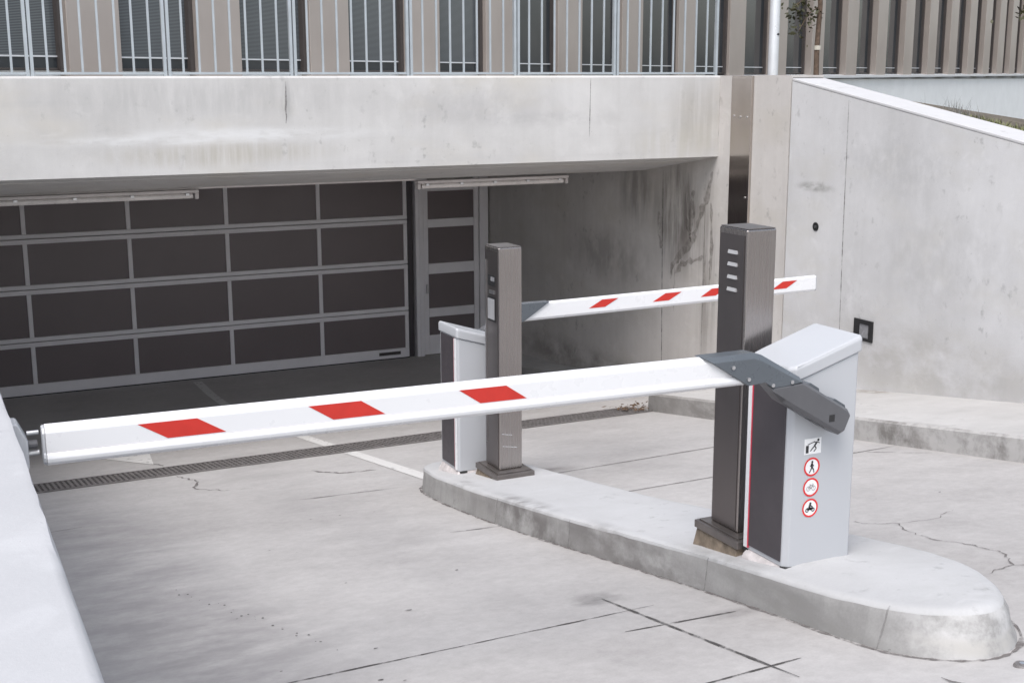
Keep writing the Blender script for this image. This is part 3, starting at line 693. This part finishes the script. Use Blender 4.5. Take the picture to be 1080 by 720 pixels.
# ------------------------------------------------------------------ terminal posts
def post(label, x0, x1, y0, y1, z0, z1, kind, mort):
    cx_, cy_ = (x0+x1)/2, (y0+y1)/2; t = thing('access_post', label, 'access post', (cx_,cy_,z0), 0, 'bronze steel posts on the concrete island')
    hx, hy, h = (x1-x0)/2, (y1-y0)/2, z1-z0
    MB().box(-hx-.058, hx+.058, -hy-.085, hy+.06, -.014, .026).build('base_plate', M['footmetal'], t, bevel=.004)
    MB().box(-hx-.040, hx+.040, -hy-.062, hy+.042, .0265, .034).build('base_collar', M['footmetal'], t, bevel=.002)
    MB().box(-hx, hx, -hy, hy, .0345, h).build('column', M['bronze'], t, bevel=.010, seg=3)
    MB().box(-hx+.006, hx-.006, -hy+.006, hy-.006, h+.0005, h+.004).build('top_cap', M['footmetal'], t)
    MB().box(-hx-.003, -hx-.0005, -hy+.014, hy-.014, .05, h-.03).build('front_plate', M['bronzedark'], t)
    X = -hx-.003
    if kind == 0:
        for z in (.893,.834,.772,.712):
            zz = z-z0; s_ = MB(); s_.loops([[(X-.010,-.050,zz-.007),(X-.010,.022,zz-.007),(X-.0025,.026,zz+.009),(X-.0025,-.046,zz+.009)], [(X-.0002,-.050,zz-.007),(X-.0002,.022,zz-.007),(X-.0002,.026,zz+.009),(X-.0002,-.046,zz+.009)]])
            s_.build('slot', M['slot'], t)
    else:
        def pl(y0_, y1_, z0_, z1_, m_, nm, d=.004): return MB().box(X-d, X-.0002, y0_, y1_, z0_-z0, z1_-z0).build(nm, M[m_], t)
        pl(-.065,.05,.30,.375,'black','display'); pl(-.06,.0,.335,.365,'lens','display_text',.005); pl(-.055,.02,.245,.27,'steel','card_slot',.008)
        pl(-.07,.055,.05,.225,'black','reader_frame'); pl(-.06,.045,.065,.21,'slot','reader_pad',.007)
        MB().box(X-.010, X-.0002, hy-.035, hy-.026, .2, h-.10).build('edge_trim', M['steel'], t)
    for a, e in (((-.07,.30),(0.01,.285)),((-.065,.21),(.05,.19))) if kind else ():
        MB().seg(a, e, .003, -hy-.0008).build('scratch', M['sill'], t)
    z_ = -mort
    MB().loops([[(-hx-.045,-hy-.065,-.0145),(hx+.05,-hy-.065,-.0145),(hx+.05,hy+.05,-.0145),(-hx-.045,hy+.05,-.0145)],
                [(-hx-.055,-hy-.070,-mort-.01),(hx+.06,-hy-.070,-mort-.01),(hx+.06,hy+.07,-mort-.05),(-hx-.055,hy+.07,-mort-.05)],
                [(-hx-.085,-hy-.078,-mort-.05),(hx+.08,-hy-.078,-mort-.05),(hx+.08,hy+.10,-mort-.09),(-hx-.085,hy+.10,-mort-.09)]]).build('mortar_bed', M['mortar'], t)
    return t
post('tall bronze steel post with four slots beside the near barrier cabinet', 3.575, 3.748, 4.858, 5.085, -.527, 1.008, 0, .06)
post('bronze steel post with card reader beside the far barrier cabinet', 3.662, 3.842, 7.80, 8.03, -1.047, .575, 1, .02)

# ------------------------------------------------------------------ boom receiver on the left parapet
rc = thing('boom_receiver', 'pale rounded boom receiver fixed to the left parapet before the boom tip', 'receiver', (.251,4.40,.39))
MB().loops([[(0,-.05,0),(.045,-.05,0),(.06,-.05,.05),(.06,-.05,.14),(.032,-.05,.202),(0,-.05,.205)], [(0,.05,0),(.045,.05,0),(.06,.05,.05),(.06,.05,.14),(.032,.05,.202),(0,.05,.205)]]).build('housing', M['cab'], rc, bevel=.008)
MB().tube((0.0605,0,.155),(.098,0,.155),.008,n=10).build('bolt', M['steel'], rc); MB().tube((0.0605,0,.115),(.092,0,.115),.015,n=12).build('magnet', M['brk2'], rc)
MB().tube((0.0605,0,.085),(.096,0,.085),.009,n=10).build('bolt', M['steel'], rc)

# ------------------------------------------------------------------ railing on the beam
for i in range(9):
    x0 = -2.46+1.2*i; x1 = x0+1.2
    if i == 8: x1 = 8.47
    if i == 0: continue
    names = ['', 'second railing panel from the left beam end, partly outside the picture', 'pale bar railing panel over the left strip light', 'pale bar railing panel directly above the cracked joint of the beam',
             'pale bar railing panel over the middle of the garage door', 'pale bar railing panel over the right end of the garage door', 'pale bar railing panel above the hairline joint of the beam', 'pale bar railing panel second from the steel cover plate', 'narrowest pale railing panel, right beside the steel cover plate']
    t = thing('railing_panel', names[i] if i > 1 else 'pale bar railing panel at the far left above the beam', 'railing', (x0,12.19,1.75), 0, 'railing panels along the top of the beam')
    w = x1-x0
    MB().box(.006,.034,-.02,.02,-.0,1.1).build('post', M['galv'], t); MB().box(w-.034,w-.006,-.02,.02,0,1.1).build('post', M['galv'], t)
    MB().box(.034,w-.034,-.012,.012,.012,.034).build('bottom_rail', M['galv'], t); MB().box(.034,w-.034,-.02,.02,1.06,1.1).build('top_rail', M['galv'], t)
    n = max(1, round(w/.15)); q = MB()
    for k in range(1, n): q.box(w*k/n-.010, w*k/n+.010, -.006, .006, .034, 1.06)
    if n > 1: q.build('bars', M['galv'], t)

# ------------------------------------------------------------------ office building behind
A = math.atan(960/1359)+R(25.757); D = Vector((math.sin(A), math.cos(A), 0)); rz = math.atan2(D.y, D.x)
ob = thing('office_building', 'office building with bronze cladding piers between tall dark windows behind the garage', 'building', (.96,13.2,0), rz)
starts = [-5.0,-2.9,-.95,.79,2.46,4.22,6.05,7.82,9.72,11.68,13.70,15.80,17.86,19.92,22.02,24.06,26.10,28.08,30.0,31.85,33.5,35.1,36.6,38.2,39.9,41.6]
widths = [.64 if s_ < 3 else .70 for s_ in starts]
H = 7.5
merge(MB().box(-5.2, 12.0, .36, 9, 1.702, H), MB().box(12.001, 43, .36, 9, -1.2, H)).build('wall', M['plaster'], ob)
def base_z(s_): return 1.76+.0045*max(0, s_-16)
for i, (s_, w) in enumerate(zip(starts, widths)):
    e = s_+w; zb = base_z(s_)+.004
    pr = MB().box(s_, e, .0, .355, zb-(0 if s_ > 16 else .05), H); pr.build('cladding_pier', M['pier'], ob, bevel=.006)
    if i+1 < len(starts):
        n0 = e; n1 = starts[i+1]; zb = base_z(n0)
        fr = MB(); d0, d1 = (.10, .17) if i < 11 else (.19, .26)
        fr.box(n0+.001, n0+.06, d0, d1, zb+.055, H-.3); fr.box(n1-.06, n1-.001, d0-.04, d1, zb+.055, H-.3); fr.box(n0+.061, n1-.061, d0, d1, zb+.055, zb+.075)
        wn = fr.build('window', M['frame'], ob)
        MB().box(n0+.061, n1-.061, d0+.008, d1-.008, zb+.180, zb+.196).build('rail', M['sill'], wn)
        MB().box(n0+.061, n1-.061, d0+.02, d0+.034, zb+.0755, zb+.1795).build('lower_panel', M['glass'], wn)
        MB().box(n0+.061, n1-.061, d0+.024, d0+.034, zb+.1965, H-.31).build('pane', M['blind' if i < 7 else 'glass'], wn)
sl = MB(); sl.loops([[(15.2,-.045,base_z(15.2)-.052),(15.2,.17,base_z(15.2)-.052),(15.2,.17,base_z(15.2)+.03),(15.2,-.045,base_z(15.2)-.0)], [(43,-.045,base_z(43)-.052),(43,.17,base_z(43)-.052),(43,.17,base_z(43)+.03),(43,-.045,base_z(43))]])
sl.build('sill', M['sill'], ob)
MB().box(-5.2, 15.1, .16, .355, 1.702, 1.81).build('plinth', M['plaster'], ob)
MB().box(15.101, 43, .05, .355, -1.2, 1.71).build('plinth', M['plaster'], ob)

# ------------------------------------------------------------------ mast, young trees, grass, litter
ms = thing('flag_mast', 'slim white metal mast standing behind the wall beside the steel cover plate', 'mast', (9.41,12.4,1.60))
MB().tube((0,0,0),(0,0,6.2),.062,.050,20).build('pole', M['mast'], ms, smooth=True)
MB().tube((.01,-.066,.62),(.01,-.055,.62),.014,n=10).build('bolt', M['black'], ms)
MB().tube((0,0,.0),(0,0,.03),.085,n=20).build('collar', M['mast'], ms)
def tree(label, loc, seed, lean, twigs):
    rr = random.Random(seed); t = thing('young_tree', label, 'tree', loc, 0, 'young trees behind the retaining wall')
    tr = MB(); top = Vector((lean[0], lean[1], 3.6))
    pts = [top*(k/7)+Vector((rr.uniform(-.02,.02), rr.uniform(-.02,.02), 0)) for k in range(8)]; pts[0] = Vector((0,0,-.1))
    tr.path(pts, [.034-.0025*k for k in range(8)], 8); ends = []
    for k in range(20):
        a = rr.uniform(0, 6.28); z = rr.uniform(1.15, 3.3); p0 = top*(z/3.6); l = rr.uniform(.4, .95)*(1.2-abs(z-2.3)*.3)
        p1 = p0+Vector((math.cos(a)*l, math.sin(a)*l, rr.uniform(.0,.5))); pm = (p0+p1)/2+Vector((0,0,.08))
        tr.path([p0, pm, p1], [.010,.007,.003], 5); ends.append((p0, pm, p1))
    for (p0, p1) in twigs:
        p0 = Vector(p0); p1 = Vector(p1); pm = (p0+p1)/2+Vector((0,0,.06)); tr.path([p0,pm,p1], [.009,.006,.003], 5); ends += [(p0,pm,p1)]*3
    tr.build('trunk', M['bark'], t, smooth=True)
    lf = MB()
    for (p0, pm, p1) in ends:
        for _ in range(30):
            u = rr.uniform(.25, 1.08); b_ = p0.lerp(pm, min(1,u*2)) if u < .5 else pm.lerp(p1, u*2-1)
            c_ = b_+Vector((rr.gauss(0,.07), rr.gauss(0,.07), rr.gauss(-.02,.06)))
            d = Vector((rr.gauss(0,1), rr.gauss(0,1), rr.gauss(-.5,.6))).normalized(); n_ = d.orthogonal().normalized()
            n_ = Matrix.Rotation(rr.uniform(0,6.28), 3, d) @ n_; l = rr.uniform(.04,.075)
            lf.add([c_, c_+d*l*.5+n_*l*.28, c_+d*l, c_+d*l*.5-n_*l*.28], [(0,1,2,3)])
    lf.build('crown', M['leaf'], t, normals=False)
    return t
t1 = tree('thin young tree with tied trunk beside the white mast', (10.10,12.45,1.55), 3, (.05,.1), [((.03,.06,1.0),(-.28,.02,.72)), ((.03,.06,1.15),(-.35,.10,.95))])
tie = MB(); tie.tube((0.01,0.02,.50),(0.01,0.02,.55),0.042,n=12); tie.build('tie', M['strap'], t1)
tree('young tree right of the picture with only twig ends hanging into its top right corner', (12.0,9.9,1.0), 11, (0,.1), [((0,.05,1.7),(-.95,.25,1.42)), ((0,.05,1.6),(-.85,.4,1.38)), ((0,.05,1.75),(-1.05,.05,1.55))])
rr = random.Random(5)
gs = MB()
def blade(mb_, x, y, h, lean, w=.006):
    z = bank_z(x, y); a = rr.uniform(0, 6.28); dx, dy = math.cos(a)*lean, math.sin(a)*lean; nx, ny = -math.sin(a)*w, math.cos(a)*w
    mb_.add([(x-nx,y-ny,z-.03),(x+nx,y+ny,z-.03),(x+nx*.7+dx*.4,y+ny*.7+dy*.4,z+h*.6),(x-nx*.7+dx*.4,y-ny*.7+dy*.4,z+h*.6),(x+dx,y+dy,z+h)], [(0,1,2,3),(3,2,4)])
for _ in range(3600):
    y = rr.uniform(5.0, 9.0); x = 8.93+abs(rr.gauss(0,.35)); 
    k = .5+.5*math.sin(y*5.1)*math.sin(y*2.3+1)
    blade(gs, x, y, rr.uniform(.05,.12)*(.6+k*.7)*(1.25 if y < 7.9 else .8), rr.uniform(.01,.07))
tag(gs.build('grass', M['grass'], normals=False), 'low dry grass growing on the bank behind the sloping wall top', 'grass', kind='stuff')
tf = MB()
for _ in range(70): blade(tf, 8.99+rr.gauss(0,.05), 9.02+rr.gauss(0,.13), rr.uniform(.10,.25), rr.uniform(.02,.12), .003)
tag(tf.build('grass_tuft', M['tuft'], normals=False), 'grey upright grass tuft rising behind the sloping wall top', 'grass tuft')
lt = MB()
for _ in range(140):
    x = 6.85+abs(rr.gauss(0,.35)); y = 11.5+rr.gauss(0,.16); z = ramp(y)+.016+rr.uniform(0,.03); a = rr.uniform(0,6.28); l = rr.uniform(.015,.04)
    d = Vector((math.cos(a),math.sin(a),rr.uniform(-.4,.4)))*l; n_ = Vector((-math.sin(a),math.cos(a),rr.uniform(-.3,.3)))*l*.45
    p_ = Vector((x,y,z)); lt.add([p_-d, p_+n_, p_+d, p_-n_], [(0,1,2,3)])
tag(lt.build('leaf_litter', M['dryleaf'], normals=False), 'brown dry leaf litter gathered where the kerb ends at the drain', 'leaf litter', kind='stuff')

# ------------------------------------------------------------------ camera
cam = bpy.data.cameras.new('camera'); co = bpy.data.objects.new('camera', cam); COL.objects.link(co)
pi_, yaw, roll = R(11.65061339), R(25.75697818), R(-0.16055316)
fw = Vector((math.sin(yaw)*math.cos(pi_), math.cos(yaw)*math.cos(pi_), -math.sin(pi_)))
rt = Vector((math.cos(yaw), -math.sin(yaw), 0)); up = rt.cross(fw)
r2 = rt*math.cos(roll)+up*math.sin(roll); u2 = up*math.cos(roll)-rt*math.sin(roll)
m = Matrix((( r2.x,u2.x,-fw.x,0),(r2.y,u2.y,-fw.y,0),(r2.z,u2.z,-fw.z,1.7),(0,0,0,1)))
co.matrix_world = m; cam.sensor_width = 36; cam.sensor_fit = 'HORIZONTAL'; cam.lens = 1333.764/1080*36; cam.clip_end = 1500; cam.clip_start = .05
S.camera = co

# ------------------------------------------------------------------ light
EL, AZ = R(58), R(222)      # azimuth from +Y towards +X
w = bpy.data.worlds.new('World'); S.world = w; w.use_nodes = True
nt = w.node_tree; bg = nt.nodes['Background']
sky = nt.nodes.new('ShaderNodeTexSky'); sky.sky_type = 'NISHITA'; sky.sun_disc = False; sky.sun_elevation = EL; sky.sun_rotation = AZ
sky.air_density = 1.2; sky.dust_density = 2.5; sky.ozone_density = 1.0
hs = nt.nodes.new('ShaderNodeHueSaturation'); hs.inputs['Saturation'].default_value = .48
nt.links.new(sky.outputs[0], hs.inputs['Color']); nt.links.new(hs.outputs[0], bg.inputs['Color']); bg.inputs['Strength'].default_value = .13
sun = bpy.data.lights.new('sun', 'SUN'); sun.energy = 1.2; sun.angle = R(35); sun.color = (1,.965,.945)
so = bpy.data.objects.new('sun', sun); COL.objects.link(so)
sd_ = Vector((math.sin(AZ)*math.cos(EL), math.cos(AZ)*math.cos(EL), math.sin(EL)))
so.rotation_euler = sd_.to_track_quat('Z', 'Y').to_euler(); so.location = (0,-5,20)
vs_ = S.view_settings; vs_.view_transform = 'Standard'; vs_.look = 'None'; vs_.gamma = 1; vs_.use_curve_mapping = False; vs_.exposure = 0.9
